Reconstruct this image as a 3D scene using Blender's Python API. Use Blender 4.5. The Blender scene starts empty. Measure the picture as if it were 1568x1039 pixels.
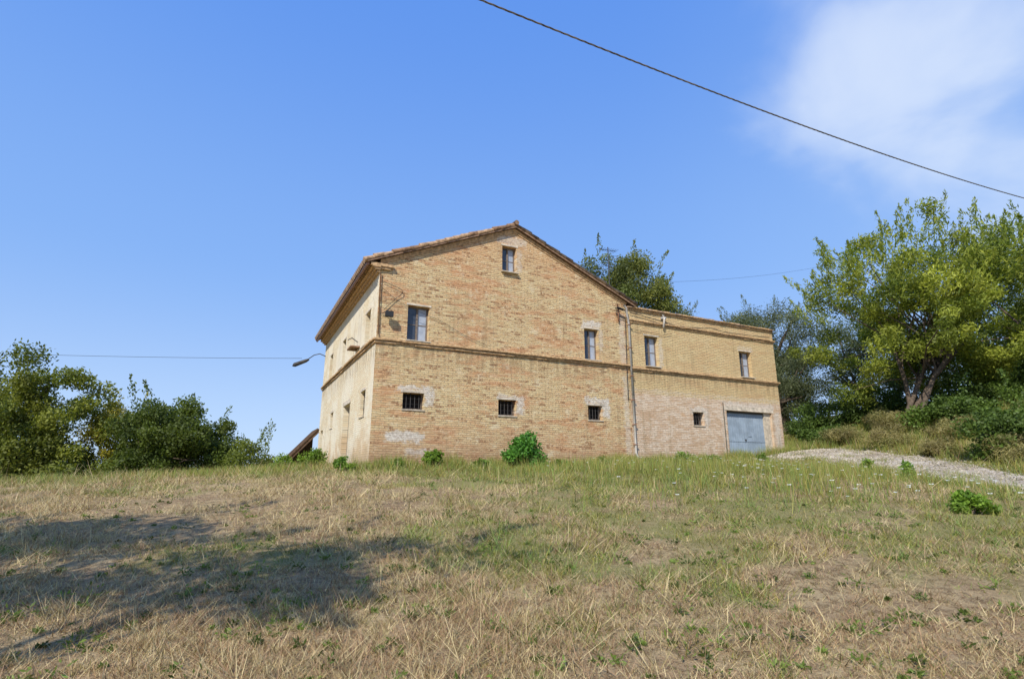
import bpy, math, numpy as np
from mathutils import Vector, Matrix
rng=np.random.default_rng(7)
sc=bpy.context.scene
# ------------------------------------------------------------ node helper
class G:
    def __init__(s,nt): s.nt=nt
    def n(s,t,ins=None,**kw):
        nd=s.nt.nodes.new(t)
        for k,v in kw.items(): setattr(nd,k,v)
        for k,v in (ins or {}).items():
            sk=nd.inputs[k]
            if isinstance(v,bpy.types.NodeSocket): s.nt.links.new(v,sk)
            else: sk.default_value=v
        return nd
    def noise(s,vec,scale,detail=4,rough=.55,dist=0):
        return s.n('ShaderNodeTexNoise',{'Vector':vec,'Scale':scale,'Detail':detail,'Roughness':rough,'Distortion':dist}).outputs[0]
    def math(s,op,a,b=0,clamp=False):
        return s.n('ShaderNodeMath',{0:a,1:b},operation=op,use_clamp=clamp).outputs[0]
    def ss(s,x,a,b,c=0.0,d=1.0):
        return s.n('ShaderNodeMapRange',{0:x,1:a,2:b,3:c,4:d},interpolation_type='SMOOTHSTEP').outputs[0]
    def mix(s,f,a,b,mode='MIX'):
        def c(v): return (*v,1) if isinstance(v,tuple) and len(v)==3 else v
        return s.n('ShaderNodeMix',{0:f,6:c(a),7:c(b)},data_type='RGBA',blend_type=mode).outputs[2]
    def out(s,col,rough=.9,spec=.2,bump=None,bs=.3,bd=.02,metal=0):
        ins={'Roughness':rough,'Specular IOR Level':spec,'Metallic':metal}
        p=s.n('ShaderNodeBsdfPrincipled',ins)
        if isinstance(col,bpy.types.NodeSocket): s.nt.links.new(col,p.inputs['Base Color'])
        else: p.inputs['Base Color'].default_value=(*col,1)
        if bump is not None:
            b=s.n('ShaderNodeBump',{'Strength':bs,'Distance':bd,'Height':bump})
            s.nt.links.new(b.outputs[0],p.inputs['Normal'])
        o=s.n('ShaderNodeOutputMaterial',{'Surface':p.outputs[0]})
def newmat(name):
    m=bpy.data.materials.new(name); m.use_nodes=True; m.node_tree.nodes.clear()
    return m,G(m.node_tree)
def simple(name,col,var=.25,scale=6,rough=.85,spec=.2,bump=.2,metal=0):
    m,g=newmat(name)
    oc=g.n('ShaderNodeTexCoord').outputs['Object']
    n1=g.noise(oc,scale,5); n2=g.noise(oc,scale*9,3)
    f=g.ss(g.math('ADD',g.math('MULTIPLY',n1,.7),g.math('MULTIPLY',n2,.3)),.32,.68)
    d=tuple(c*(1-var) for c in col); l=tuple(min(1,c*(1+var)) for c in col)
    g.out(g.mix(f,d,l),rough,spec,n2,bump,.02,metal)
    return m
def leafmat(name,trans=.35):
    m,g=newmat(name)
    c=g.n('ShaderNodeVertexColor',layer_name='Col').outputs[0]
    d=g.n('ShaderNodeBsdfPrincipled',{'Base Color':c,'Roughness':.55,'Specular IOR Level':.3})
    tc=g.mix(1.0,c,(1.25,1.3,.6),'MULTIPLY')
    t=g.n('ShaderNodeBsdfTranslucent',{'Color':tc})
    mx=g.n('ShaderNodeMixShader',{0:trans,1:d.outputs[0],2:t.outputs[0]})
    g.n('ShaderNodeOutputMaterial',{'Surface':mx.outputs[0]})
    return m
# ------------------------------------------------------------ mesh builders
def empty(name,loc=(0,0,0),rz=0):
    e=bpy.data.objects.new(name,None); sc.collection.objects.link(e)
    e.location=loc; e.rotation_euler=(0,0,rz); e.empty_display_size=.3
    return e
class MB:
    def __init__(s): s.v=[]; s.f=[]; s.m=[]; s.sm=[]
    def poly(s,pts,mi=0,sm=False):
        b=len(s.v); s.v+= [tuple(p) for p in pts]; s.f.append(tuple(range(b,b+len(pts)))); s.m.append(mi); s.sm.append(sm)
    def box(s,x0,x1,y0,y1,z0,z1,mi=0):
        b=len(s.v)
        s.v+=[(x0,y0,z0),(x1,y0,z0),(x1,y1,z0),(x0,y1,z0),(x0,y0,z1),(x1,y0,z1),(x1,y1,z1),(x0,y1,z1)]
        for f in ((0,3,2,1),(4,5,6,7),(0,1,5,4),(1,2,6,5),(2,3,7,6),(3,0,4,7)):
            s.f.append(tuple(b+i for i in f)); s.m.append(mi); s.sm.append(False)
    def tube(s,pts,rad,n=8,mi=0,caps=True):
        pts=[Vector(p) for p in pts]
        if not hasattr(rad,'__len__'): rad=[rad]*len(pts)
        b=len(s.v); up=Vector((0,0,1))
        for i,p in enumerate(pts):
            d=(pts[min(i+1,len(pts)-1)]-pts[max(i-1,0)]).normalized()
            a=d.cross(up if abs(d.z)<.95 else Vector((1,0,0))).normalized(); c=d.cross(a)
            for k in range(n):
                t=2*math.pi*k/n; s.v.append(tuple(p+(a*math.cos(t)+c*math.sin(t))*rad[i]))
        for i in range(len(pts)-1):
            for k in range(n):
                k2=(k+1)%n
                s.f.append((b+i*n+k,b+i*n+k2,b+(i+1)*n+k2,b+(i+1)*n+k)); s.m.append(mi); s.sm.append(True)
        if caps:
            s.f.append(tuple(b+k for k in range(n))); s.m.append(mi); s.sm.append(False)
            e=b+(len(pts)-1)*n
            s.f.append(tuple(e+k for k in range(n))); s.m.append(mi); s.sm.append(False)
    def build(s,name,mats,parent=None,inv=None):
        me=bpy.data.meshes.new(name); me.from_pydata(s.v,[],s.f)
        for m in mats: me.materials.append(m)
        me.polygons.foreach_set('material_index',s.m); me.polygons.foreach_set('use_smooth',s.sm); me.update()
        o=bpy.data.objects.new(name,me); sc.collection.objects.link(o)
        if parent: 
            o.parent=parent
            if inv is not None: o.matrix_parent_inverse=inv
        return o
def npmesh(name,V,nper,cols,mat,parent=None,inv=None):
    N=len(V); me=bpy.data.meshes.new(name)
    me.vertices.add(N*nper); me.vertices.foreach_set('co',V.reshape(-1).astype(np.float32))
    me.loops.add(N*nper); me.loops.foreach_set('vertex_index',np.arange(N*nper,dtype=np.int32))
    me.polygons.add(N); me.polygons.foreach_set('loop_start',np.arange(0,N*nper,nper,dtype=np.int32))
    me.update(calc_edges=True)
    ca=me.color_attributes.new('Col','FLOAT_COLOR','POINT')
    c=np.ones((N,nper,4),np.float32)
    c[:,:,:3]= cols if cols.ndim==3 else cols[:,None,:]
    ca.data.foreach_set('color',c.reshape(-1))
    me.materials.append(mat)
    o=bpy.data.objects.new(name,me); sc.collection.objects.link(o)
    if parent:
        o.parent=parent
        if inv is not None: o.matrix_parent_inverse=inv
    return o
def unit(a): return a/np.maximum(np.linalg.norm(a,axis=1,keepdims=True),1e-6)
def leafV(c,L,W,bias=0.,dirs=None):
    N=len(c); a=rng.normal(size=(N,3)) if dirs is None else dirs+rng.normal(size=(N,3))*.5
    a[:,2]+=bias; a=unit(a); b=unit(np.cross(a,rng.normal(size=(N,3))))
    l=(L*rng.uniform(.6,1.3,N))[:,None]; w=(W*rng.uniform(.7,1.2,N))[:,None]
    return np.stack([c-a*l*.5,c+b*w*.5,c+a*l*.5,c-b*w*.5],1)
# ------------------------------------------------------------ terrain
_tabs={}
def vn(x,y,seed=0):
    if seed not in _tabs: _tabs[seed]=np.random.default_rng(seed+100).random((256,256))
    T=_tabs[seed]; xi=np.floor(x).astype(int); yi=np.floor(y).astype(int)
    fx=x-xi; fy=y-yi; fx=fx*fx*(3-2*fx); fy=fy*fy*(3-2*fy)
    xi&=255; yi&=255; x1=(xi+1)&255; y1=(yi+1)&255
    return (T[xi,yi]*(1-fx)+T[x1,yi]*fx)*(1-fy)+(T[xi,y1]*(1-fx)+T[x1,y1]*fx)*fy
def fbm(x,y,seed=0,o=4):
    r=0;a=.5;t=0
    for i in range(o): r=r+a*vn(x*2**i,y*2**i,seed+i); t+=a; a*=.55
    return r/t
def sm(x,a,b):
    t=np.clip((x-a)/(b-a),0,1); return t*t*(3-2*t)
CP=np.array([(0,0,-1.6),(-6,0,-1.75),(6,0,-1.65),(0,-10,-2.4),(-15,-5,-2.3),(15,-5,-2.2),(0,-30,-4),(30,-20,-4),(-30,-20,-5),
(0,6,-.98),(0,10,-.48),(0,15,.02),(-4.6,17.8,.2),(0,20,.28),(5,22.5,.42),(9.7,24.8,.6),(13,26.5,.95),
(-10,18,-.08),(-20,19,-.38),(-12,10,-.68),(-30,20,-.75),(-45,10,-2),(-10,29,.1),(-16,25,-.35),(-20,40,-3),(-35,45,-5),(-10,45,-2),(-28,30,-2),
(4,10,-.45),(9,10,-.55),(12,9,-.85),(12,12,-.62),(10,15,-.1),(7,18,.18),(13.4,22.5,.58),(13.8,19.5,.18),(14,17.5,-.12),(14.2,15.8,-.34),(14.5,11,-.95),
(12.8,25.2,.98),(16.6,17.8,.35),(17,22,1.2),(20,22,2.1),(16.5,26.5,1.7),(19,34,3.2),(25,30,3.7),(15.5,31,1.9),(22,18,1.6),(12,34,1.8),(0,36,.4),(35,25,4),(30,45,5),(10,50,2),(40,5,-1),(20,8,-.9)],float)
def tps_fit(P):
    n=len(P); d=np.linalg.norm(P[:,None,:2]-P[None,:,:2],axis=2)
    K=np.where(d>0,d*d*np.log(np.maximum(d,1e-9)),0)+np.eye(n)*.3
    A=np.zeros((n+3,n+3)); A[:n,:n]=K; A[:n,n]=1; A[:n,n+1:]=P[:,:2]; A[n,:n]=1; A[n+1:,:n]=P[:,:2].T
    return np.linalg.solve(A,np.concatenate([P[:,2],np.zeros(3)]))
TW=tps_fit(CP)
def hraw(x,y):
    x=np.asarray(x,float).ravel(); y=np.asarray(y,float).ravel(); r=np.full(x.shape,TW[-3])+TW[-2]*x+TW[-1]*y
    for i,p in enumerate(CP):
        d2=(x-p[0])**2+(y-p[1])**2
        r+=TW[i]*.5*d2*np.log(np.maximum(d2,1e-12))
    return r
def H(x,y):
    x=np.asarray(x,float); y=np.asarray(y,float); shp=x.shape
    xx=x.ravel(); yy=y.ravel(); R=np.hypot(xx,yy-15)
    k=np.minimum(1,45/np.maximum(R,1e-6)); near=hraw(xx*k,15+(yy-15)*k)
    far=-6-.035*R+14*(fbm(xx/180,yy/180,5)-.5)
    w=sm(R,38,110)
    z=near*(1-w)+far*w
    z+=(fbm(xx*.9,yy*.9,11)-.5)*.16*(1-sm(R,30,60))
    return z.reshape(shp)
def H1(x,y): return float(H(np.array([x]),np.array([y]))[0])
A0=math.radians(26.4); CX,CY=-4.572,18.0
cu,su=math.cos(A0),math.sin(A0)
def loc(x,y): dx=x-CX; dy=y-CY; return dx*cu+dy*su, -dx*su+dy*cu
def inhouse(x,y,m=0.):
    s,t=loc(x,y); return ((s>-m)&(s<10.6)&(t>-m)&(t<12.4))|((s>=10.6)&(s<19.6+m)&(t>-m)&(t<5.6))
RD=np.array([(9.5,22.9),(11.6,24.3),(13.2,24.4),(14.0,22.1),(14.15,19.5),(14.2,17),(14.35,14),(14.9,10),(16.5,5),(19,-2),(22,-10)],float)
def roadd(x,y):
    best=np.full(x.shape,1e9)
    for a,b in zip(RD[1:-1],RD[2:]):
        d=b-a; t=np.clip(((x-a[0])*d[0]+(y-a[1])*d[1])/(d@d),0,1)
        best=np.minimum(best,np.hypot(x-a[0]-d[0]*t,y-a[1]-d[1]*t))
    return best
def green(x,y):
    g=.22+.48*sm(x+.25*(y-8),-3.5,5)*sm(y,3.5,10)+.34*sm(y,11.5,16.5)+.08*sm(y,7,10)
    g+=(fbm(x*.30,y*.30,21)-.5)*1.3+(fbm(x*1.5,y*1.5,31)-.5)*1.0
    g-=.12*sm(-x,1,6)*(1-sm(y,11,16))
    return np.clip(g,0,1)
N=560; u=np.linspace(-1,1,N); gx=3.2*np.sinh(7.35*u); gy=12+3.2*np.sinh(7.35*u)
X,Y=np.meshgrid(gx,gy,indexing='ij'); Z=H(X,Y)
V=np.stack([X,Y,Z],-1).reshape(-1,3); idx=np.arange(N*N).reshape(N,N)
F=np.stack([idx[:-1,:-1],idx[1:,:-1],idx[1:,1:],idx[:-1,1:]],-1).reshape(-1,4)
me=bpy.data.meshes.new('ground'); me.vertices.add(N*N); me.vertices.foreach_set('co',V.reshape(-1).astype(np.float32))
me.loops.add(F.size); me.loops.foreach_set('vertex_index',F.reshape(-1).astype(np.int32))
me.polygons.add(len(F)); me.polygons.foreach_set('loop_start',np.arange(0,F.size,4,dtype=np.int32)); me.update(calc_edges=True)
me.polygons.foreach_set('use_smooth',np.ones(len(F),bool))
gc=np.ones((N*N,4),np.float32); gg=green(X,Y).reshape(-1); gc[:,0]=gg; gc[:,1]=gg; gc[:,2]=gg
ca=me.color_attributes.new('Col','FLOAT_COLOR','POINT'); ca.data.foreach_set('color',gc.reshape(-1))
m,g=newmat('field_ground'); oc=g.n('ShaderNodeTexCoord').outputs['Object']
n1=g.noise(oc,1.3,6,.6); n2=g.noise(oc,9,6,.72); n3=g.noise(oc,60,3,.7)
gr=g.n('ShaderNodeSeparateColor',{0:g.n('ShaderNodeVertexColor',layer_name='Col').outputs[0]}).outputs[0]
c=g.mix(g.ss(n1,.35,.65),(.46,.30,.165),(.60,.44,.235))
c=g.mix(g.math('MULTIPLY',g.ss(n2,.44,.60),.9),c,(.21,.13,.065))
c=g.mix(g.math('MULTIPLY',g.ss(gr,.35,.8),.8),c,(.25,.25,.065))
c=g.mix(g.math('MULTIPLY',g.ss(n3,.45,.6),.5),c,(.66,.52,.29))
g.out(c,.95,.1,g.math('ADD',n2,n3),.9,.07)
me.materials.append(m); ground=bpy.data.objects.new('ground',me); sc.collection.objects.link(ground)
# ------------------------------------------------------------ road
def spline(P,n):
    out=[]
    P=np.vstack([2*P[0]-P[1],P,2*P[-1]-P[-2]])
    for i in range(1,len(P)-2):
        for t in np.linspace(0,1,n,endpoint=False):
            a,b,c_,d=P[i-1],P[i],P[i+1],P[i+2]
            out.append(.5*((2*b)+(-a+c_)*t+(2*a-5*b+4*c_-d)*t*t+(-a+3*b-3*c_+d)*t**3))
    out.append(P[-2]); return np.array(out)
rp=spline(RD[1:],14); tan=np.gradient(rp,axis=0); tan/=np.linalg.norm(tan,axis=1,keepdims=True); nrm=np.stack([-tan[:,1],tan[:,0]],1)
mb=MB(); K=15; grid=[]
for i,(p,q) in enumerate(zip(rp,nrm)):
    wa=1.3+.35*(vn(np.array([i*.3]),np.array([.5]),3)[0]-.5); wb=1.3+.35*(vn(np.array([i*.3]),np.array([7.5]),3)[0]-.5)
    tp=min(1,.35+i/16); row=[]
    for k in range(K):
        o=(k/(K-1)*2-1)*tp; o*=wa if o<0 else wb; x,y=p+q*o; row.append((x,y))
    grid.append(row)
ga=np.array(grid); gz=H(ga[:,:,0],ga[:,:,1])+.03
kk=np.linspace(-1,1,K); gz+= (-.03*np.exp(-((np.abs(kk)-.5)/.16)**2))[None,:]+.02
gz[:,0]-=.07; gz[:,-1]-=.07
for i in range(len(rp)-1):
    for k in range(K-1):
        mb.poly([(*ga[i,k],gz[i,k]),(*ga[i,k+1],gz[i,k+1]),(*ga[i+1,k+1],gz[i+1,k+1]),(*ga[i+1,k],gz[i+1,k])],0,True)
m,g=newmat('white_gravel'); oc=g.n('ShaderNodeTexCoord').outputs['Object']
n1=g.noise(oc,1.6,6,.6); n2=g.noise(oc,16,6,.8)
c=g.mix(g.ss(n1,.35,.65),(.46,.38,.29),(.72,.64,.53)); c=g.mix(g.math('MULTIPLY',g.ss(n2,.47,.60),.7),c,(.27,.21,.15))
g.out(c,.95,.1,n2,1.0,.08)
road=mb.build('gravel_road',[m])
# ------------------------------------------------------------ wall materials
def wallmat(name,axis,mode):
    m,g=newmat(name); oc=g.n('ShaderNodeTexCoord').outputs['Object']
    sp=g.n('ShaderNodeSeparateXYZ',{0:oc}); hx=sp.outputs[0 if axis=='x' else 1]; hz=sp.outputs[2]
    P=g.n('ShaderNodeCombineXYZ',{0:hx,1:hz,2:0.0}).outputs[0]
    w=g.n('ShaderNodeTexNoise',{'Vector':P,'Scale':1.1,'Detail':3.0}).outputs[1]
    wv=g.n('ShaderNodeVectorMath',{0:w,1:(.5,.5,.5)},operation='SUBTRACT').outputs[0]
    wv=g.n('ShaderNodeVectorMath',{0:wv,3:.10},operation='SCALE').outputs[0]
    PW=g.n('ShaderNodeVectorMath',{0:P,1:wv},operation='ADD').outputs[0]
    big=g.noise(P,.45,5,.6,.4); mid=g.noise(P,1.9,5,.65); fine=g.noise(P,9,5,.75); vf=g.noise(P,38,2,.7)
    st=g.n('ShaderNodeMapping',{'Vector':PW,'Scale':(.5,2.2,1)}).outputs[0]
    band=g.noise(st,1.3,5,.68)
    st2=g.n('ShaderNodeMapping',{'Vector':PW,'Scale':(1.6,9,1)}).outputs[0]
    rows=g.noise(st2,1.5,4,.7)
    RH=.075
    if mode=='old': c1,c2,mo=(.82,.62,.32),(.70,.45,.22),(.48,.37,.22)
    elif mode=='ext': c1,c2,mo=(.82,.62,.31),(.74,.51,.25),(.50,.38,.22)
    else: c1,c2,mo=(.90,.78,.54),(.86,.68,.43),(.74,.64,.45)
    br=g.n('ShaderNodeTexBrick',{'Vector':PW,'Color1':(*c1,1),'Color2':(*c2,1),'Mortar':(*mo,1),'Scale':1.0,'Mortar Size':.012,'Mortar Smooth':.3,'Bias':-.1,'Brick Width':.29,'Row Height':RH})
    col=br.outputs[0]; bump=br.outputs[1]
    br2=g.n('ShaderNodeTexBrick',{'Vector':PW,'Color1':(0,0,0,1),'Color2':(1,1,1,1),'Mortar':(.3,.3,.3,1),'Scale':1.0,'Mortar Size':.006,'Bias':0.0,'Brick Width':.29,'Row Height':RH})
    rnd=g.n('ShaderNodeSeparateColor',{0:br2.outputs[0]}).outputs[0]
    if mode=='old':
        f=g.math('MULTIPLY',g.ss(g.math('ADD',g.math('MULTIPLY',band,.65),g.math('MULTIPLY',big,.35)),.48,.58),.8)
        col=g.mix(f,col,g.mix(g.ss(rnd,.2,.9),(.58,.27,.13),(.76,.46,.23)))
        up=g.ss(g.math('ADD',hz,g.math('MULTIPLY',big,2)),7.8,9.6); f=g.math('MULTIPLY',up,.42); col=g.mix(f,col,(.68,.35,.17))
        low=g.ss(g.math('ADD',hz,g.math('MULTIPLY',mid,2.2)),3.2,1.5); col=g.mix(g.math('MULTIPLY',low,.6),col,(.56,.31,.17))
        f=g.math('MULTIPLY',g.ss(mid,.56,.70),.55); col=g.mix(f,col,(.88,.75,.50))
        f=g.math('MULTIPLY',g.ss(rows,.54,.66),.6); col=g.mix(f,col,(.42,.25,.13))
        f=g.math('MULTIPLY',g.ss(rows,.46,.36),.45); col=g.mix(f,col,(.90,.77,.50))
        f=g.math('MULTIPLY',g.math('MULTIPLY',g.ss(rnd,.78,.93),g.ss(fine,.42,.56)),.85); col=g.mix(f,col,(.29,.14,.07))
        f=g.math('MULTIPLY',g.ss(fine,.56,.68),.65); col=g.mix(f,col,(.32,.20,.10))
        f=g.math('MULTIPLY',g.ss(fine,.42,.34),.5); col=g.mix(f,col,(.90,.80,.58))
        f=g.math('MULTIPLY',g.ss(vf,.56,.68),.5); col=g.mix(f,col,(.24,.15,.08))
    elif mode=='ext':
        f=g.math('MULTIPLY',g.ss(mid,.5,.68),.35); col=g.mix(f,col,(.86,.69,.40))
        f=g.math('MULTIPLY',g.ss(band,.50,.62),.45); col=g.mix(f,col,(.62,.38,.19))
        f=g.math('MULTIPLY',g.ss(rows,.53,.66),.5); col=g.mix(f,col,(.50,.34,.17))
        f=g.math('MULTIPLY',g.ss(fine,.54,.68),.5); col=g.mix(f,col,(.42,.30,.15))
        f=g.math('MULTIPLY',g.ss(vf,.56,.68),.45); col=g.mix(f,col,(.32,.22,.11))
        lw=g.ss(g.math('ADD',hz,g.math('MULTIPLY',fine,.25)),3.50,3.42)
        pc=g.mix(g.ss(mid,.35,.62),(.72,.51,.33),(.86,.70,.53)); pc=g.mix(g.math('MULTIPLY',g.ss(rnd,.40,.95),.65),pc,(.60,.37,.21))
        pc=g.mix(g.math('MULTIPLY',bump,.55),pc,(.46,.35,.24))
        pc=g.mix(g.math('MULTIPLY',g.ss(rows,.54,.66),.5),pc,(.46,.29,.17))
        pc=g.mix(g.math('MULTIPLY',g.ss(fine,.55,.68),.5),pc,(.38,.26,.16))
        pc=g.mix(g.math('MULTIPLY',g.ss(mid,.57,.68),.65),pc,(.66,.41,.22))
        col=g.mix(lw,col,pc)
    else:
        f=g.ss(g.math('ADD',hz,g.math('MULTIPLY',big,3)),3.3,2.3); col=g.mix(g.math('MULTIPLY',f,.6),col,(.66,.44,.24))
        f=g.math('MULTIPLY',g.ss(mid,.55,.68),.5); col=g.mix(f,col,(.70,.52,.30))
        f=g.math('MULTIPLY',g.ss(rows,.54,.66),.45); col=g.mix(f,col,(.54,.39,.21))
        f=g.math('MULTIPLY',g.ss(fine,.56,.68),.4); col=g.mix(f,col,(.46,.34,.19))
        f=g.ss(g.math('ADD',big,g.math('MULTIPLY',mid,.3)),.60,.70); col=g.mix(g.math('MULTIPLY',f,.6),col,(.92,.84,.66))
    pat=[]
    if mode=='old':
        pat=[(1.40,2.88,.55,.05,.85),(1.92,2.60,.12,.25,.8),(5.0,2.80,.45,.03,.65),(5.45,2.5,.12,.28,.7),(8.85,2.88,.55,.08,.85),(9.32,2.52,.15,.26,.8),
             (8.75,6.00,.42,.11,.8),(9.2,5.4,.07,.4,.4),(5.1,9.0,.6,.16,.5),(5.42,8.2,.07,.4,.4),(1.15,1.25,.62,.13,.8),(1.6,.75,.4,.08,.6),(10.3,5.6,.12,1.1,.35),(10.35,2.4,.1,1.6,.4)]
    if mode=='ext':
        pat=[(14.3,2.78,.5,.10,.6),(14.75,2.4,.12,.25,.6),(17.45,3.12,1.6,.12,.6),(19.25,1.9,.14,1.0,.6),(15.75,2.0,.10,1.0,.4),(12.35,5.2,.08,.6,.4),(17.6,5.9,.45,.05,.35),(11.0,3.45,8.6,.04,.3)]
    pn=g.n('ShaderNodeTexNoise',{'Vector':P,'Scale':5.0,'Detail':5.0,'Roughness':.7}).outputs[1]
    pn=g.n('ShaderNodeVectorMath',{0:pn,1:(.5,.5,.5)},operation='SUBTRACT').outputs[0]
    pn=g.n('ShaderNodeVectorMath',{0:pn,3:.6},operation='SCALE').outputs[0]
    PP=g.n('ShaderNodeVectorMath',{0:P,1:pn},operation='ADD').outputs[0]
    for (a,b,ha,hb,s_) in pat:
        q=g.n('ShaderNodeVectorMath',{0:PP,1:(a,b,0)},operation='SUBTRACT').outputs[0]
        q=g.n('ShaderNodeVectorMath',{0:q},operation='ABSOLUTE').outputs[0]
        q=g.n('ShaderNodeSeparateXYZ',{0:q})
        dd=g.math('MAXIMUM',g.math('SUBTRACT',q.outputs[0],ha),g.math('SUBTRACT',q.outputs[1],hb))
        f=g.math('MULTIPLY',g.ss(dd,.08,-.03),s_)
        col=g.mix(f,col,g.mix(g.ss(fine,.4,.6),(.84,.78,.68),(.60,.52,.42)))
    # run-off stains: general streaks, plus dirt hanging below the string course
    sv=g.n('ShaderNodeMapping',{'Vector':P,'Scale':(3.2,.28,1)}).outputs[0]
    stn=g.noise(sv,1.0,5,.6); f=g.math('MULTIPLY',g.ss(stn,.53,.74),.42); col=g.mix(f,col,(.34,.24,.13))
    sv2=g.n('ShaderNodeMapping',{'Vector':P,'Scale':(6.0,.8,1)}).outputs[0]
    s2=g.noise(sv2,1.0,5,.65); zb=g.math('MULTIPLY',g.ss(hz,3.3,4.25),g.ss(hz,4.5,4.3))
    f=g.math('MULTIPLY',g.math('MULTIPLY',zb,g.ss(s2,.40,.62)),.55); col=g.mix(f,col,(.30,.20,.11))
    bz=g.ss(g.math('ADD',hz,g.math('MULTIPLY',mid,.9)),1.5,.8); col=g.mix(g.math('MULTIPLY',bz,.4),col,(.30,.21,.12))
    hgt=g.math('SUBTRACT',g.math('MULTIPLY',g.math('ADD',fine,vf),.9),bump)
    g.out(col,.92,.15,hgt,1.0,.03)
    return m
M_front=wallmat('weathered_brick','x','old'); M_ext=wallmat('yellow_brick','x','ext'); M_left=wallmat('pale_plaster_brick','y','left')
M_trim=simple('brick_trim',(.48,.31,.16),.45,9); M_tile=simple('terracotta_tile',(.40,.27,.17),.5,7)
M_tiled=simple('terracotta_tile_dark',(.26,.16,.10),.5,7)
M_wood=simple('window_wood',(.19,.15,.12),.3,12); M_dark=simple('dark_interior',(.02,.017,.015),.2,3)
M_iron=simple('iron',(.05,.045,.04),.3,20,.6,.4); M_pipe=simple('zinc_pipe',(.38,.35,.31),.3,6,.6,.4); M_pipew=simple('pale_pipe',(.56,.52,.46),.15,6,.5,.4)
M_conc=simple('concrete_lintel',(.56,.48,.37),.35,5); M_sill=simple('stone_sill',(.52,.44,.33),.3,8)
M_glass=simple('window_glass',(.05,.06,.08),.2,3,.08,.6,0); M_curt=simple('curtained_glass',(.36,.40,.46),.15,5,.25,.5,0)
M_blue=simple('blue_painted_metal',(.29,.35,.41),.18,2.5,.5,.4,.05); M_cable=simple('black_cable',(.03,.03,.03),.2,5,.6,.3)
M_roofb=simple('roof_timber',(.13,.08,.05),.3,8); M_cpipe=simple('copper_gutter',(.30,.15,.09),.3,6,.6,.3)
# ------------------------------------------------------------ house
ZB=-1.2
house=empty('brick_farmhouse',(CX,CY,0),A0)
def hp(x,y,z): return (CX+x*cu-y*su, CY+x*su+y*cu, z)
RS=5.2; RT=9.66; SL=.43
def rz(s): return RT-SL*abs(s-RS)
def wtop(s): return rz(s)-.14
def panel(mb,P,a0,a1,topf,holes,mi,extra=()):
    br=sorted(set([a0,a1]+[h[0] for h in holes]+[h[1] for h in holes]+list(extra)))
    for s0,s1 in zip(br[:-1],br[1:]):
        mid=(s0+s1)/2; hs=sorted([h for h in holes if h[0]<mid<h[1]],key=lambda h:h[2]); z=ZB
        for h in hs:
            mb.poly([P(s0,0,z),P(s1,0,z),P(s1,0,h[2]),P(s0,0,h[2])],mi); z=h[3]
        mb.poly([P(s0,0,z),P(s1,0,z),P(s1,0,topf(s1)),P(s0,0,topf(s0))],mi)
    for h in holes:
        a,b,c_,d=h; D=.32
        mb.poly([P(a,0,c_),P(a,D,c_),P(a,D,d),P(a,0,d)],mi); mb.poly([P(b,0,c_),P(b,D,c_),P(b,D,d),P(b,0,d)],mi)
        mb.poly([P(a,0,c_),P(b,0,c_),P(b,D,c_),P(a,D,c_)],mi); mb.poly([P(a,0,d),P(b,0,d),P(b,D,d),P(a,D,d)],mi)
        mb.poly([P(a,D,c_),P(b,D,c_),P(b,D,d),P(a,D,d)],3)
PF=lambda a,d,z:(a,d,z); PL=lambda a,d,z:(d,a,z)
up=[(1.05,1.83,4.50,5.80),(8.38,9.06,4.50,5.83),(4.68,5.30,7.63,8.74)]
lo=[(1.01,1.75,2.16,2.72),(4.55,5.27,2.12,2.69),(8.45,9.13,2.12,2.69)]
eup=[(11.47,12.22,4.50,5.87),(17.14,17.93,4.47,5.75)]; elo=[(13.94,14.57,2.12,2.70)]; gar=(15.97,18.92,.0,2.88)
lup=[(1.1,1.9,4.5,5.8),(5.9,6.7,4.5,5.8),(9.4,10.2,4.5,5.8)]; llo=[(1.15,1.95,2.0,2.9),(3.95,5.3,-.3,2.75),(8.0,8.7,2.1,2.8),(10.9,11.8,1.2,2.2)]
mb=MB()
panel(mb,PF,0,10.56,wtop,up+lo,0,(RS,))
panel(mb,PL,0,12.3,lambda s:wtop(0),lup+llo,2)
mb.poly([(10.56,0,ZB),(10.56,12.3,ZB),(10.56,12.3,wtop(10.56)),(10.56,0,wtop(10.56))],2)
mb.poly([(0,12.3,ZB),(10.56,12.3,ZB),(10.56,12.3,wtop(10.56)),(RS,12.3,wtop(RS)),(0,12.3,wtop(0))],0)
panel(mb,PF,10.563,19.6,lambda s:7.0,eup+elo+[gar],1)
mb.poly([(19.6,0,ZB),(19.6,5.6,ZB),(19.6,5.6,7.0),(19.6,0,7.0)],1)
mb.poly([(10.563,5.6,ZB),(19.6,5.6,ZB),(19.6,5.6,7.0),(10.563,5.6,7.0)],1)
mb.poly([(10.563,0,6.7),(19.6,0,6.7),(19.6,5.6,6.7),(10.563,5.6,6.7)],4)
mb.build('walls',[M_front,M_ext,M_left,M_dark,M_conc],house)
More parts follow.
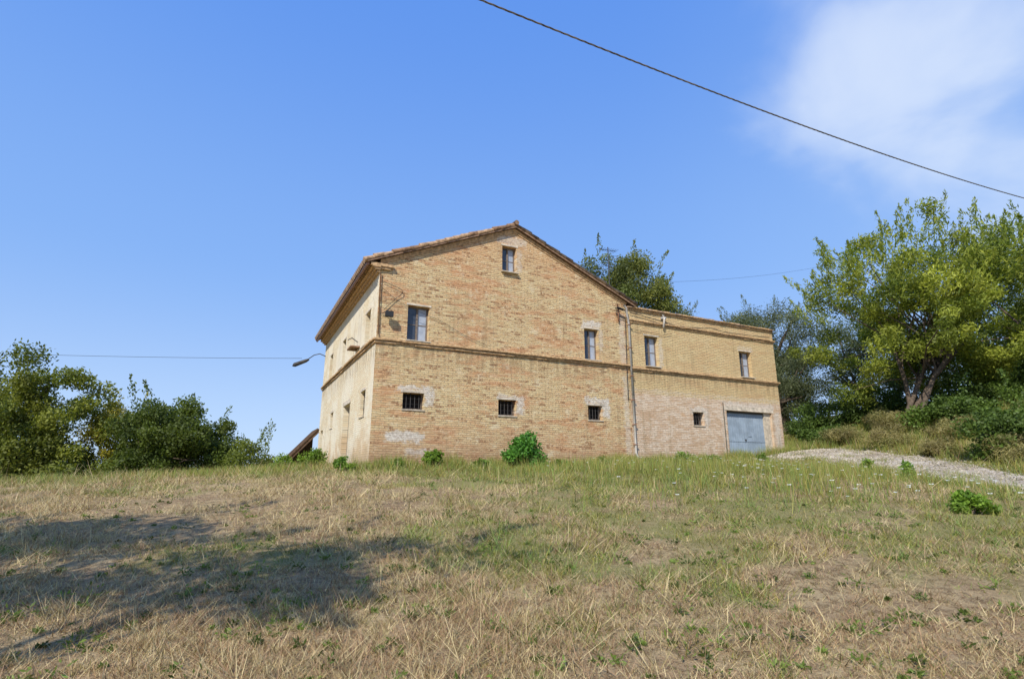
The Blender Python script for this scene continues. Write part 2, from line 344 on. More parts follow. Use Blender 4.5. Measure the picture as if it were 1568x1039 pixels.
# roof
mb=MB(); y0,y1=-.20,12.55; n=int((y1-y0)/.21)*6; ys=np.linspace(y0,y1,n+1)
for sa,sb in ((-.52,RS),(RS,11.0)):
    K=14; ss_=np.linspace(sa,sb,K+1)
    for i in range(n):
        for k in range(K):
            def pt(s,y):
                w=.05*abs(math.sin((y-y0)/.21*math.pi)); return (s,y,rz(s)-.05+w+.012*math.sin(s*2.1+y*.4))
            mb.poly([pt(ss_[k],ys[i]),pt(ss_[k+1],ys[i]),pt(ss_[k+1],ys[i+1]),pt(ss_[k],ys[i+1])],0,False)
    for (yy0,yy1) in ((y0+.02,y1-.02),):
        a=[(sa+ (.05 if sa<0 else 0),yy0,rz(sa)-.13+( .05*SL if sa<0 else 0)),(sb-(.05 if sb>6 else 0),yy0,rz(sb)-.13)]
        b0=(a[0][0],yy0,a[0][2]); b1=(a[1][0],yy0,a[1][2])
        t0=(b0[0],yy0,b0[2]+.06); t1=(b1[0],yy0,b1[2]+.06)
        r=lambda p:(p[0],yy1,p[2])
        mb.poly([b0,b1,r(b1),r(b0)],1); mb.poly([b0,b1,t1,t0],2); mb.poly([b0,t0,r(t0),r(b0)],2); mb.poly([b1,t1,r(t1),r(b1)],2)
def tiles(pa,pb,L,r0,r1,jit=.022):
    pa=Vector(pa); pb=Vector(pb); D=(pb-pa); nn=max(1,int(D.length/L)); d=D/nn
    for i in range(nn):
        a=pa+d*i; b=pa+d*(i+1.12); j=Vector((0,rng.uniform(-jit,jit),rng.uniform(-jit,jit)))
        mb.tube([a+j,b+j],[r0,r1],10,0 if rng.random()<.6 else 2)
for yy in (-.13,):
    tiles((RS,yy,rz(RS)+.0),(-.55,yy,rz(-.55)-.0),.34,.07,.095)
    tiles((RS,yy,rz(RS)+.0),(11.0,yy,rz(11.0)-.0),.34,.07,.095)
tiles((RS,-.25,RT+.05),(RS,12.5,RT+.05),.4,.10,.12)
j=y0+.1
while j<y1:
    mb.tube([(-.56,j,rz(-.56)-.02),(-.2,j,rz(-.2)-.02)],[.095,.08],8,0); mb.tube([(-.5,j+.105,rz(-.5)-.07),(-.2,j+.105,rz(-.2)-.07)],[.085,.07],8,2); j+=.21
mb.build('tiled_roof',[M_tile,M_roofb,M_tiled],house)
# cornices and string courses
mb=MB()
for (px,z0,z1) in ((.10,6.82,6.895),(.19,6.90,6.975),(.29,6.98,7.06)):
    mb.box(-px,-.001,-px*.45,12.35,z0,z1); 
j=0.02
while j<12.2: mb.box(-.36,-.0,j,j+.1,7.063,7.13); j+=.2
mb.box(-.34,.45,-.13,-.002,7.02,7.12); mb.box(-.22,.35,-.09,-.002,6.93,7.018)
for sa,sb in ((.0,RS),(RS,10.56)):
    for dz,yy in ((-.22,-.055),(-.30,-.03)):
        z0a,z0b=rz(sa)+dz,rz(sb)+dz
        mb.poly([(sa,yy,z0a),(sb,yy,z0b),(sb,yy,z0b+.085),(sa,yy,z0a+.085)]); mb.poly([(sa,yy,z0a),(sb,yy,z0b),(sb,0,z0b),(sa,0,z0a)]); mb.poly([(sa,yy,z0a+.085),(sb,yy,z0b+.085),(sb,0,z0b+.085),(sa,0,z0a+.085)])
def course(x0,x1,z0,z1,yo,st=.9,left=False,slope=0.):
    x=x0
    while x<x1-1e-3:
        e=min(x1,x+rng.uniform(.25,1.1)*st); o=yo+rng.uniform(-.015,.015); dz=rng.uniform(-.010,.010)+slope*(x-x0)
        if left: mb.box(-o,-.001,x,e-.003,z0+dz,z1+dz)
        else: mb.box(x,e-.003,-o,-.001,z0+dz,z1+dz)
        x=e
course(-.05,10.56,4.34,4.405,.055); course(-.09,10.56,4.425,4.485,.12)
course(-.05,12.3,4.34,4.405,.055,.9,True); course(-.04,12.3,4.425,4.485,.12,.9,True)
course(10.57,19.63,4.27,4.325,.05); course(10.57,19.66,4.345,4.40,.11)
course(10.57,19.63,6.36,6.42,.045); course(10.57,19.66,6.438,6.49,.10)
course(10.57,19.66,6.92,6.98,.055); 
mb.build('brick_courses',[M_trim],house)
mb=MB(); x=10.58
while x<19.6:
    mb.box(x,x+.33,-.11-rng.uniform(0,.03),.30,6.995+rng.uniform(0,.012),7.04+rng.uniform(0,.035),0 if rng.random()<.6 else 1); x+=.335
for yy in (.6,): mb.box(19.35,19.71,.31,5.6,6.995,7.05)
mb.build('parapet_coping',[M_trim,M_tile],house)
# windows
def bx(mb,P,a0,a1,d0,d1,z0,z1,mi):
    p=P(a0,d0,z0); q=P(a1,d1,z1); mb.box(p[0],q[0],p[1],q[1],p[2],q[2],mi)
mbw=MB()
def upper(P,h,kind=0):
    a,b,c_,d=h; fw=.055; D=.19
    bx(mbw,P,a+.003,a+fw,D,D+.06,c_+.003,d-.003,0); bx(mbw,P,b-fw,b-.003,D,D+.06,c_+.003,d-.003,0)
    bx(mbw,P,a+fw,b-fw,D,D+.06,d-fw-.003,d-.003,0); bx(mbw,P,a+fw,b-fw,D,D+.06,c_+.003,c_+fw,0)
    m_=(a+b)/2; bx(mbw,P,m_-.035,m_+.035,D-.012,D+.05,c_+fw,d-fw,0)
    for (x0,x1,mi) in ((a+fw,m_-.035,1),(m_+.035,b-fw,2 if kind==0 else 1)):
        bx(mbw,P,x0,x1,D+.025,D+.035,c_+fw,d-fw,mi)
        for zz in ((c_+(d-c_)*.5,) if kind==0 else ()): bx(mbw,P,x0,x1,D+.008,D+.022,zz-.012,zz+.012,0)
    bx(mbw,P,a-.05,b+.05,-.13,-.002,c_-.010,c_+.025,3) 
    bx(mbw,P,a-.06,b+.06,-.012,-.002,d+.002,d+.06,4)
for h in up+eup: upper(PF,h)
for h in lup: upper(PL,h,1)
def lower(P,h):
    a,b,c_,d=h
    for i in range(1,5):
        x=a+(b-a)*i/5; p=P(x,.10,c_); q=P(x,.10,d); mbw.tube([p,q],.010,6,5)
    for i in range(1,3):
        z=c_+(d-c_)*i/3; p=P(a,.112,z); q=P(b,.112,z); mbw.tube([p,q],.008,6,5)
    bx(mbw,P,a+.003,a+.05,.2,.25,c_+.003,d-.003,0); bx(mbw,P,b-.05,b-.003,.2,.25,c_+.003,d-.003,0); bx(mbw,P,a+.05,b-.05,.2,.25,c_+.003,c_+.05,0)
    bx(mbw,P,a-.08,b+.10,-.010,-.002,d+.004,d+.08,4)
    bx(mbw,P,a-.03,b+.03,-.03,-.002,c_-.045,c_-.004,3)
for h in lo+elo: lower(PF,h)
for h in (llo[0],llo[2]): lower(PL,h)
a,b,c_,d=llo[1]
bx(mbw,PL,a+.003,b-.003,.22,.27,-.3,d-.003,0); bx(mbw,PL,a-.15,b+.15,-.02,-.002,d+.003,d+.16,4)
bx(mbw,PL,2.7,3.5,-.35,-.002,4.72,4.77,6); 
mbw.tube([(-.02,3.1,5.0),(-.25,3.1,5.15),(-.4,3.1,5.05)],.02,6,5)
mbw.build('windows',[M_wood,M_glass,M_curt,M_sill,M_conc,M_iron,M_tiled],house)
# garage door
mb=MB(); a,b,c_,d=gar; c_=.35
mb.box(a+.003,a+.09,.14,.22,c_,d-.003,1); mb.box(b-.42,b-.003,.10,.24,c_,d-.003,2); mb.box(a+.09,b-.42,.14,.22,d-.09,d-.003,1)
x0=a+.09; x1=b-.42; w=(x1-x0)/2
for k in range(2):
    xs=x0+k*w; mb.box(xs+.006,xs+w-.006,.18,.20,c_,d-.095,0)
    nr=9
    for i in range(nr): 
        xx=xs+.03+(w-.06)*i/(nr-1); mb.box(xx-.012,xx+.012,.165,.1795,c_+.05,d-.14,0)
    mb.box(xs+.01,xs+w-.01,.160,.1645,c_+1.15,c_+1.22,0)
mb.box(x0+w-.12,x0+w-.05,.12,.158,1.55,1.62,3)
mb.box(x0+w+.1,x0+w+.35,.155,.1595,1.75,1.95,0)
mb.box(a-.14,b+.12,-.02,-.002,d+.003,d+.20,4)
mb.build('garage_door',[M_blue,M_iron,M_sill,M_iron,M_conc],house)
# pipes
mb=MB()
mb.tube([(10.35,-.12,7.05),(10.45,-.16,6.92),(10.52,-.10,6.7),(10.6,-.09,6.3),(10.62,-.09,3.2)],.045,10,0)
mb.tube([(10.62,-.09,3.2),(10.63,-.09,.9),(10.75,-.14,.5),(10.85,-.3,.3)],.045,10,2)
mb.tube([(10.05,-.10,7.05),(10.08,-.09,6.7),(10.1,-.07,6.3)],.03,8,1)
mb.tube([(12.55,-.06,6.9),(12.55,-.13,6.75),(12.5,-.1,6.3)],.045,8,2); mb.tube([(12.45,-.02,6.75),(12.65,-.14,6.75)],.06,8,2)
for z in (6.2,5.2,4.0,3.0,2.0,1.2): mb.box(10.55,10.70,-.15,-.03,z,z+.03,1)
mb.tube([(-.45,-.1,rz(-.5)-.16),(-.45,12.5,rz(-.5)-.16)],.06,8,1)
mb.tube([(0.02,-.06,6.8),(0.05,-.05,4.6)],.018,6,1)
mb.tube([(15.75,-.04,3.2),(15.75,-.04,.5)],.02,6,0)
mb.build('drainpipes',[M_pipe,M_cpipe,M_pipew],house)
# facade cables
mb=MB()
def cab(pts,r=.012,sag=0):
    P=spline(np.array(pts,float),8); mb.tube([tuple(p) for p in P],r,5,0)
cab([(.1,-.06,6.25),(.9,-.05,5.75),(2.2,-.05,5.35),(3.2,-.05,4.9),(4.2,-.06,4.6)],.007)
cab([(.1,-.06,6.5),(.8,-.07,6.25),(.55,-.05,5.9),(.2,-.05,5.5)],.009)
cab([(10.7,-.07,6.78),(12.3,-.07,6.62),(13.4,-.07,6.50),(14.8,-.07,6.56),(15.3,-.12,6.62),(16.6,-.07,6.55),(19.3,-.07,6.62)],.016)
cab([(10.5,-.12,6.5),(10.0,-.07,6.6),(10.1,-.07,6.9)],.016)
cab([(10.45,-.06,6.4),(10.42,-.06,4.6),(10.4,-.06,3.0)],.012)
cab([(13.0,-.06,6.1),(12.3,-.06,6.0),(10.75,-.06,6.05)],.008)
mb.tube([(9.95,-.18,6.86),(10.25,-.22,6.80)],.05,8,0); mb.tube([(10.0,-.0,6.9),(10.1,-.2,6.85)],.015,6,0)
mb.box(.22,.48,-.30,-.16,5.22,5.40,0); mb.tube([(.35,0,5.36),(.35,-.2,5.40)],.015,6,0); mb.tube([(.15,-.03,5.35),(.35,-.25,5.48),(.5,-.2,5.4)],.012,6,0)
mb.build('facade_cables',[M_cable],house)
# lean-to at far corner
mb=MB()
for i in range(12):
    yy=12.35+i*.2; mb.tube([(-.02,yy,2.35),(-1.35,yy,.85)],[.07,.08],8,0)
mb.poly([(0,12.31,2.27),(-1.35,12.31,.77),(-1.35,14.6,.77),(0,14.6,2.27)],1)
mb.poly([(0,12.31,2.15),(-1.35,12.31,.65),(-1.35,12.31,.77),(0,12.31,2.27)],1)
for yy in (12.5,14.3): mb.tube([(-1.2,yy,-1),(-1.2,yy,.85)],.06,8,1)
mb.poly([(-1.2,14.5,-1),(0,14.5,-1),(0,14.5,2.2),(-1.2,14.5,.9)],1)
mb.build('lean_to_roof',[M_roofb,M_roofb],house)
# antenna on roof
ant=empty('tv_antenna',hp(10.28,.7,rz(10.28)-.1),A0)
mb=MB(); mb.tube([(0,0,0),(0,0,2.62)],.022,8,0)
mb.tube([(-.45,0,2.45),(.45,.0,2.5)],.012,6,0)
for i in range(8): x=-.42+i*.12; mb.tube([(x,-.22,2.45+(x+.45)*.055),(x,.22,2.45+(x+.45)*.055)],.007,5,0)
mb.tube([(-.3,0,1.75),(.2,0,1.7)],.01,6,0)
for i in range(4): x=-.28+i*.15; mb.tube([(x,-.3,1.74),(x,.3,1.74)],.007,5,0)
mb.tube([(.15,0,2.2),(.55,.1,2.32)],.01,5,0)
mb.build('mast_and_elements',[M_iron],ant)
# street lamp on arm
lamp=empty('street_lamp',hp(0,12.0,6.15)); mb=MB()
mb.tube([(0,0,0),(-.3,-.1,.12),(-.6,-.1,.05),(-.95,-.12,-.22)],.025,8,0)
mb.tube([(-.85,-.1,-.18),(-1.0,-.12,-.26),(-1.55,-.2,-.50),(-1.65,-.2,-.56)],[.05,.09,.11,.03],10,0)
mb.build('arm_and_head',[M_iron],lamp)
# ------------------------------------------------------------ wires
def wire(name,A,B,sag,r,t0=0,t1=1,n=60,twist=False):
    A=Vector(A); B=Vector(B); mb=MB(); pts=[]
    for i in range(n+1):
        t=t0+(t1-t0)*i/n; p=A.lerp(B,t)-Vector((0,0,1))*sag*4*t*(1-t); pts.append(p)
    if twist:
        L=(B-A).length*(t1-t0); m_=int(L/.06); 
        for ph in (0,2.1,4.2):
            q=[]
            for i in range(m_+1):
                t=t0+(t1-t0)*i/m_; p=A.lerp(B,t)-Vector((0,0,1))*sag*4*t*(1-t); an=ph+i*.06/.45*2*math.pi
                q.append(p+Vector((0,math.cos(an),math.sin(an)))*r*.75)
            mb.tube(q,r*.62,5,0)
    else: mb.tube(pts,r,6,0)
    return mb.build(name,[M_wirep if twist else M_cable])
M_wirep=simple('weathered_cable',(.17,.16,.15),.5,9,.7,.2)
wire('overhead_cable',(-.42,6.0,6.09),(14.28,14.0,7.5),.19,.011,-1.0,1.65,twist=True)
wire('overhead_wire',(-60,33,9),(-11.0,28.3,5.95),.5,.010)
wire('overhead_wire',(4.4,23.3,8.36),(17.2,30,11.6),.25,.005,0,1.6)
def pole(name,x,y,top):
    e=empty(name,(x,y,H1(x,y))); mb=MB(); hgt=top-H1(x,y)
    mb.tube([(0,0,-.5),(0,0,hgt)],[.14,.09],12,0); mb.tube([(-.5,0,hgt-.4),(.5,0,hgt-.4)],.05,8,0); mb.build('pole_shaft',[M_roofb],e)
A=Vector((-.42,6.0,6.09)); B=Vector((14.28,14.0,7.5))
for t in (-1.0,1.65):
    p=A.lerp(B,t); pole('utility_pole',p.x,p.y,p.z-.19*4*t*(1-t)+.3)
# ------------------------------------------------------------ vegetation
M_leaf=leafmat('leaf_foliage',.35); M_grass=leafmat('grass_blades',.2); M_bark=simple('bark',(.12,.09,.065),.4,10)
def crown_leaves(clumps,cr,per,L,W,colA,colB,bias=0.,flat=.8):
    K=len(clumps); n=(per*(cr/np.mean(cr))**2).astype(int)
    idx=np.repeat(np.arange(K),n); M=len(idx)
    d=unit(rng.normal(size=(M,3)))*(rng.uniform(0,1,M)**.45)[:,None]
    d*=cr[idx][:,None]; d[:,2]*=flat
    d+=rng.normal(size=(M,3))*.12*cr[idx][:,None]
    c=clumps[idx]+d
    k=rng.uniform(.0,1,K)[idx]*.7+rng.uniform(0,1,M)*.3
    br=(rng.uniform(.7,1.25,K)[idx]*rng.uniform(.75,1.25,M))[:,None]
    col=(np.array(colA)[None]*(1-k[:,None])+np.array(colB)[None]*k[:,None])*br
    return leafV(c,L,W,bias),col
def tree(name,base,cc,R,K,per,L,W,colA,colB,tr=.15,cr=(.5,.9),stems=1,shoots=0,nb=16,fill=.35,lowcut=-.75,flat=.8,lu=1.):
    base=(base[0],base[1],H1(base[0],base[1])-.1); e=empty(name,base); inv=Matrix.Translation(-Vector(base))
    cc=np.array(cc,float); R=np.array(R,float)
    d=unit(rng.normal(size=(K*3,3))); d=d[d[:,2]>lowcut][:K]; rr=np.where(rng.random(len(d))<fill,rng.uniform(.2,.75,len(d)),rng.uniform(.75,1.02,len(d)))
    lump=1+lu*(.22*np.sin(d[:,0]*5+cc[0])*np.cos(d[:,1]*4+cc[1])+.15*np.sin(d[:,2]*7+cc[0]*2))
    cl=cc+d*R*(rr*lump)[:,None]; crr=rng.uniform(cr[0],cr[1],len(cl))
    V,C=crown_leaves(cl,crr,per,L,W,colA,colB,0,flat)
    if shoots:
        sV=[];sC=[]
        for i in range(shoots):
            q=unit(rng.normal(size=(1,3)))[0]; q[2]=abs(q[2])*.9+.1; q/=np.linalg.norm(q)
            p0=cc+q*R*rng.uniform(.75,1.0); dr=q*np.array([.6,.6,.5])+np.array([0,0,.75])+rng.normal(size=3)*.15; dr/=np.linalg.norm(dr)
            ln=rng.uniform(.8,1.9); m_=int(ln*48); t=rng.uniform(0,1,m_)
            c=p0+dr*ln*t[:,None]+rng.normal(size=(m_,3))*(.17*(1.15-t))[:,None]
            sV.append(leafV(c,L*1.15,W,0,np.repeat(dr[None],m_,0)+rng.normal(size=(m_,3))*.3)); k=rng.uniform(0,1,(m_,1)); sC.append((np.array(colA)*(1-k)+np.array(colB)*k)*rng.uniform(.8,1.25,(m_,1)))
        V=np.concatenate([V]+sV); C=np.concatenate([C]+sC)
    npmesh('foliage',V,4,C,M_leaf,e,inv)
    mb=MB(); b=Vector(base)
    tops=[]
    for s_ in range(stems):
        o=Vector((rng.uniform(-.5,.5),rng.uniform(-.3,.3),0))*(stems>1)
        tgt=Vector(cc)+Vector((rng.uniform(-.4,.4)*R[0],rng.uniform(-.4,.4)*R[1],-.15*R[2])) if stems>1 else Vector(cc)-Vector((0,0,.25*R[2]))
        p0=b+o; mid=p0.lerp(tgt,.5)+Vector((rng.uniform(-.2,.2),rng.uniform(-.2,.2),.2))
        mb.tube([p0,p0.lerp(mid,.5)+Vector((rng.uniform(-.08,.08),0,0)),mid,tgt],[tr,tr*.85,tr*.65,tr*.35],9,0); tops.append((p0,mid,tgt))
    for i in range(min(nb,len(cl))):
        t_=tops[i%stems]; q=Vector(cl[i]); st=t_[1].lerp(t_[2],rng.uniform(0,.9)); m1=st.lerp(q,.5)+Vector((rng.uniform(-.25,.25),rng.uniform(-.25,.25),rng.uniform(0,.3)))
        mb.tube([st,m1,q],[tr*.35,tr*.22,tr*.08],6,0)
    mb.build('trunk_and_limbs',[M_bark],e,inv)
dkA,dkB=(.065,.095,.018),(.14,.17,.030)
tree('oak_tree',(-23.5,27),(-23.9,27,1.6),(4.2,3.2,3.7),100,480,.17,.09,(.10,.13,.02),(.27,.28,.04),.2,(.5,1.0),2,14,lu=.5)
tree('oak_tree',(-30,30),(-30,30,2.0),(4,3,4.2),60,400,.2,.10,dkA,dkB,.2,(.6,1.1))
tree('shrub',(-20.3,29.5),(-20.3,29.5,1.2),(2.3,2,2.6),55,460,.14,.07,(.26,.25,.035),(.46,.39,.05),.1,(.35,.7),3,18,lu=.6)
tree('oak_tree',(-16.3,27),(-16.3,27,.9),(2.7,2.4,2.7),90,480,.15,.08,(.06,.09,.018),(.15,.19,.03),.15,(.4,.8),2,4,lu=.35)
tree('shrub',(-13.2,27.5),(-13.3,27.5,.0),(1.7,1.4,1.7),40,400,.12,.06,(.08,.11,.02),(.18,.21,.035),.08,(.3,.6),2,8,lu=.4)
for (x,y) in ((-27,26),(-24,25.5),(-19.5,26),(-31,27)):
    tree('shrub',(x,y),(x,y,-.6),(2.6,1.3,1.3),34,260,.17,.09,dkA,(.19,.21,.035),.06,(.4,.7),2,0,6,.3,-.5)
# tree behind house
tree('oak_tree',(6.6,33),(6.5,33,10.2),(3.9,2.8,3.2),110,430,.17,.08,(.09,.12,.03),(.22,.23,.05),.22,(.45,.9),1,24,lu=.5)
tree('olive_tree',(9.6,36),(9.9,36,9.0),(2.8,2,2.3),46,380,.16,.05,(.10,.12,.06),(.20,.22,.10),.2,(.4,.8),1,12)
# big almond trees right
tree('almond_tree',(18.6,26),(20.0,26.0,7.2),(5.6,4.6,4.5),140,340,.21,.062,(.12,.17,.022),(.35,.37,.05),.14,(.35,.8),6,150,44,.45,-.8)
tree('almond_tree',(25.0,25),(25.0,25,7.7),(4.6,4,4.6),92,340,.21,.062,(.10,.15,.022),(.28,.32,.045),.16,(.45,.9),4,90,20)
gA,gB=(.10,.12,.06),(.19,.21,.10)
tree('olive_tree',(18.6,38),(18.3,38,8.2),(3.9,3,3.9),90,420,.17,.05,gA,gB,.3,(.5,1.0),2,16)
tree('olive_tree',(16.6,33.5),(16.9,34,4.9),(2.4,2.2,2.8),60,400,.16,.05,gA,(.16,.18,.08),.3,(.4,.8),2,10)
tree('olive_tree',(23.5,35),(23.5,35,6.6),(4.2,3,3.8),85,380,.18,.055,(.07,.09,.04),(.14,.17,.06),.25,(.5,1.0),2,10)
tree('oak_tree',(29,33),(29,33,6.4),(4.5,3,4.0),80,340,.2,.09,dkA,dkB,.25,(.6,1.1),2,8)
tree('oak_tree',(35,30),(35,30,6.4),(4.5,3,4.2),70,320,.22,.10,dkA,dkB,.25,(.6,1.1),2,8)
ivA,ivB=(.05,.085,.018),(.14,.21,.035)
for (x,y,z,rx,ry,rr_,K,per) in ((18.2,19.2,1.2,2.1,1.4,1.1,65,370),(20.5,20.0,2.1,2.2,1.6,1.4,60,360),(24.5,21.5,2.9,3.0,2,1.6,60,320),(19.5,23.8,2.4,1.9,1.1,.9,45,320),(22.5,26.0,3.4,3.0,1.3,1.4,60,300),(27,28,4.2,3.5,2,2.0,60,300),(16.6,30.3,2.6,1.6,1.1,1.0,35,320),(15.6,27.6,1.8,1.0,.8,.5,22,280),(19.5,30.0,3.3,2.0,1.2,1.3,45,300)):
    tree('bramble_bush',(x,y),(x,y,z),(rx,ry,rr_),K,per,.11,.08,ivA,ivB,.05,(.3,.6),3,3,10,.3,-.5)
# dry scrub on the bank
for (x,y,r,h) in ((15.9,23.5,1.0,.6),(17.4,25.4,1.1,.7),(16.0,21.0,.8,.5),(15.3,25.8,.8,.55),(17.8,22.3,1.0,.6),(16.6,18.6,.7,.5),(19.0,27.4,1.3,.7)):
    z=H1(x,y); tree('dry_scrub',(x,y),(x,y,z+h*.35),(r,r*.8,h),22,260,.13,.025,(.16,.17,.05),(.42,.34,.15),.03,(.2,.4),3,0,8,.4,-.3,.8,.6)
# shade trees to the left of the camera
tree('shade_tree',(-9.8,.0),(-9.4,.5,5.0),(2.7,2.4,1.6),46,210,.15,.09,dkA,dkB,.2,(.35,.75),1,12)
tree('shade_tree',(-13.4,1.0),(-13.2,1.0,5.0),(2.8,2.6,2.0),44,260,.15,.09,dkA,dkB,.2,(.45,.8),1,8)
tree('shade_tree',(-6.0,-.9),(-5.6,-.6,5.6),(2.1,1.5,1.0),22,170,.14,.08,dkA,dkB,.12,(.3,.6),1,14)
def bush(name,x,y,r,h,n,L,W,cA,cB):
    z=H1(x,y); e=empty(name,(x,y,z)); inv=Matrix.Translation((-x,-y,-z)); K=max(8,int(16*r/.5))
    q=unit(rng.normal(size=(K,3))); q[:,2]=abs(q[:,2]); c=np.array([x,y,z+h*.15])+q*np.array([r*.75,r*.75,h*.62])*rng.uniform(.5,1,(K,1))
    V,C=crown_leaves(c,rng.uniform(.22,.4,K)*min(r,h)*1.1,n//K,L,W,cA,cB)
    npmesh('leaves',V,4,C,M_leaf,e,inv); mb=MB()
    for i in range(0,K,2): mb.tube([(x,y,z-.05),(x+(c[i,0]-x)*.4,y+(c[i,1]-y)*.4,z+h*.3),tuple(c[i])],[.018,.012,.005],5,0)
    mb.build('stems',[M_bark],e,inv)
bg,bg2=(.09,.18,.02),(.22,.33,.035)
bush('fig_bush',.42,19.5,.85,1.35,3800,.13,.09,(.05,.15,.02),(.13,.30,.045))
bush('green_bush',-2.5,18.0,.42,.85,1000,.10,.06,bg,bg2)
bush('green_bush',-5.1,17.2,.42,.5,900,.09,.06,bg,bg2)
bush('green_bush',-7.0,20.0,.6,1.0,1400,.10,.06,bg,(.24,.32,.05))
bush('green_bush',-8.7,21.5,.5,.8,900,.10,.06,bg,(.24,.32,.05))
bush('green_bush',7.35,9.2,.4,.46,1700,.07,.045,(.09,.18,.02),(.22,.33,.04))
bush('green_bush',11.6,18.6,.32,.75,700,.10,.05,bg,(.26,.37,.05))
bush('green_bush',12.1,17.4,.35,.75,700,.10,.05,bg,(.26,.37,.05))
for (x,y,r,h) in ((6.9,22.4,.6,.7),(8.1,22.9,.5,.5),(3.4,20.8,.35,.4),(-1.0,18.6,.3,.4),(-3.6,17.6,.3,.35),(1.7,20.0,.3,.3),(5.2,21.7,.4,.35),(10.4,23.4,.35,.5)):
    bush('green_bush',x,y,r,h,int(1400*r),.085,.05,bg,(.22,.30,.06))
# ------------------------------------------------------------ grass
def blades(name,x,y,h,w,col,lean=.5,rd=.95):
    ok=(~inhouse(x,y,.02))&(roadd(x,y)>rd+.5*vn(x*1.5,y*1.5,9)); x=x[ok];y=y[ok];h=h[ok];w=w[ok];col=col[ok]
    z=H(x,y)-.01; n_=len(x); an=rng.uniform(0,2*math.pi,n_); la=rng.uniform(0,2*math.pi,n_); ll=h*rng.uniform(.1,1,n_)*lean
    dx=np.cos(an)*w*.5; dy=np.sin(an)*w*.5
    V=np.stack([np.stack([x-dx,y-dy,z],1),np.stack([x+dx,y+dy,z],1),np.stack([x+np.cos(la)*ll,y+np.sin(la)*ll,z+h],1)],1)
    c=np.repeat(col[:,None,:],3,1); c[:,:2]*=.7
    return npmesh(name,V,3,c,M_grass)
def gcol(x,y,gadd=0):
    n_=len(x); gf=np.clip(green(x,y)+gadd,0,1); isg=rng.random(n_)<sm(gf,.15,.95)*.92
    fr=(1-sm(y,4,12))
    straw=np.array([.74,.59,.31])*rng.uniform(.6,1.15,(n_,1)); br=np.array([.49,.31,.17])*rng.uniform(.5,1.15,(n_,1))
    c=np.where((rng.random(n_)<.30+.20*fr)[:,None],br,straw)
    gg=np.array([.26,.31,.07])*rng.uniform(.5,1.4,(n_,1))*np.stack([rng.uniform(.75,1.5,n_),np.ones(n_),np.ones(n_)],1)
    return np.where(isg[:,None],gg,c)
nt=54000; per=12
ty=np.exp(rng.uniform(math.log(2.6),math.log(30),nt)); tx=rng.uniform(-1.22,1.22,nt)*(ty+.8)
dens=fbm(tx*1.1,ty*1.1,41); keep=rng.random(nt)<np.clip((dens-.27)*3.8,.22,1); tx=tx[keep];ty=ty[keep]
th=np.clip(rng.lognormal(-.4,.65,len(tx)),.25,3.4)*(.3+1.4*fbm(tx*.45,ty*.45,51))
sp=.02+.008*ty
bxx=np.repeat(tx,per)+rng.normal(size=len(tx)*per)*np.repeat(sp,per); byy=np.repeat(ty,per)+rng.normal(size=len(tx)*per)*np.repeat(sp,per)
bh=np.repeat(th,per)*rng.uniform(.03,.10,len(bxx))*(1+.8*sm(byy,9,19)); bw=rng.uniform(.003,.006,len(bxx))+byy*.0007
tc=gcol(tx,ty); bc=np.repeat(tc,per,0)*rng.uniform(.75,1.25,(len(bxx),1)); mixr=rng.random(len(bxx))<.35; bc[mixr]=gcol(bxx[mixr],byy[mixr])
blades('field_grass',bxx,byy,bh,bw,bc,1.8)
def scatter(n_,x0,x1,y0,y1): return rng.uniform(x0,x1,n_),rng.uniform(y0,y1,n_)
s_=rng.uniform(-.5,20.2,22000); t_=-np.abs(rng.normal(size=22000))*.5-.03
x=CX+s_*cu-t_*su; y=CY+s_*su+t_*cu; k=fbm(s_*1.2,t_,61)
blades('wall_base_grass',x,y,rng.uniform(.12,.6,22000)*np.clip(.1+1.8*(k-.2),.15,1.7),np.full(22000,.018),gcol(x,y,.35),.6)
x,y=scatter(60000,13.5,26,17,36); k=fbm(x*.8,y*.8,71); ok=(k>.42)&((roadd(x,y)<9)); x=x[ok];y=y[ok]
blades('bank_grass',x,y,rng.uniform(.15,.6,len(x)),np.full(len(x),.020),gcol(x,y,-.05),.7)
x,y=scatter(30000,-26,-6,17,27); k=fbm(x*.7,y*.7,81); ok=k>.45; x=x[ok];y=y[ok]
blades('crest_grass',x,y,rng.uniform(.1,.4,len(x)),np.full(len(x),.018),gcol(x,y,.15),.6)
x=rng.normal(6.5,3.2,22000); y=rng.normal(16.0,2.9,22000); k=fbm(x*.8,y*.8,91); ok=(y>9)&(k>.42); x=x[ok];y=y[ok]
blades('meadow_stems',x,y,rng.uniform(.12,.5,len(x)),np.full(len(x),.013),gcol(x,y,.3),.5)
# grass tufts creeping over the road edges and its middle strip
x,y=scatter(40000,12,17,12,25.5); r_=roadd(x,y); k=fbm(x*1.6,y*1.6,95); ok=((r_>.85)&(r_<1.6)&(k>.47))|((r_<.22)&(k>.52)); x=x[ok]; y=y[ok]
blades('verge_grass',x,y,rng.uniform(.05,.22,len(x)),np.full(len(x),.016),gcol(x,y,.1),1.0,-1.0)
# loose stones on the gravel road
x,y=scatter(30000,10.5,17,8,26); r_=roadd(x,y); ok=(r_<1.45)&(~inhouse(x,y,.1)); x=x[ok][:9000]; y=y[ok][:9000]
c=np.stack([x,y,H(x,y)+.055],1); V=leafV(c,.06,.05); gcol_=np.array([.62,.55,.45])*rng.uniform(.5,1.25,(len(x),1)); npmesh('loose_gravel',V,4,gcol_,M_leaf)
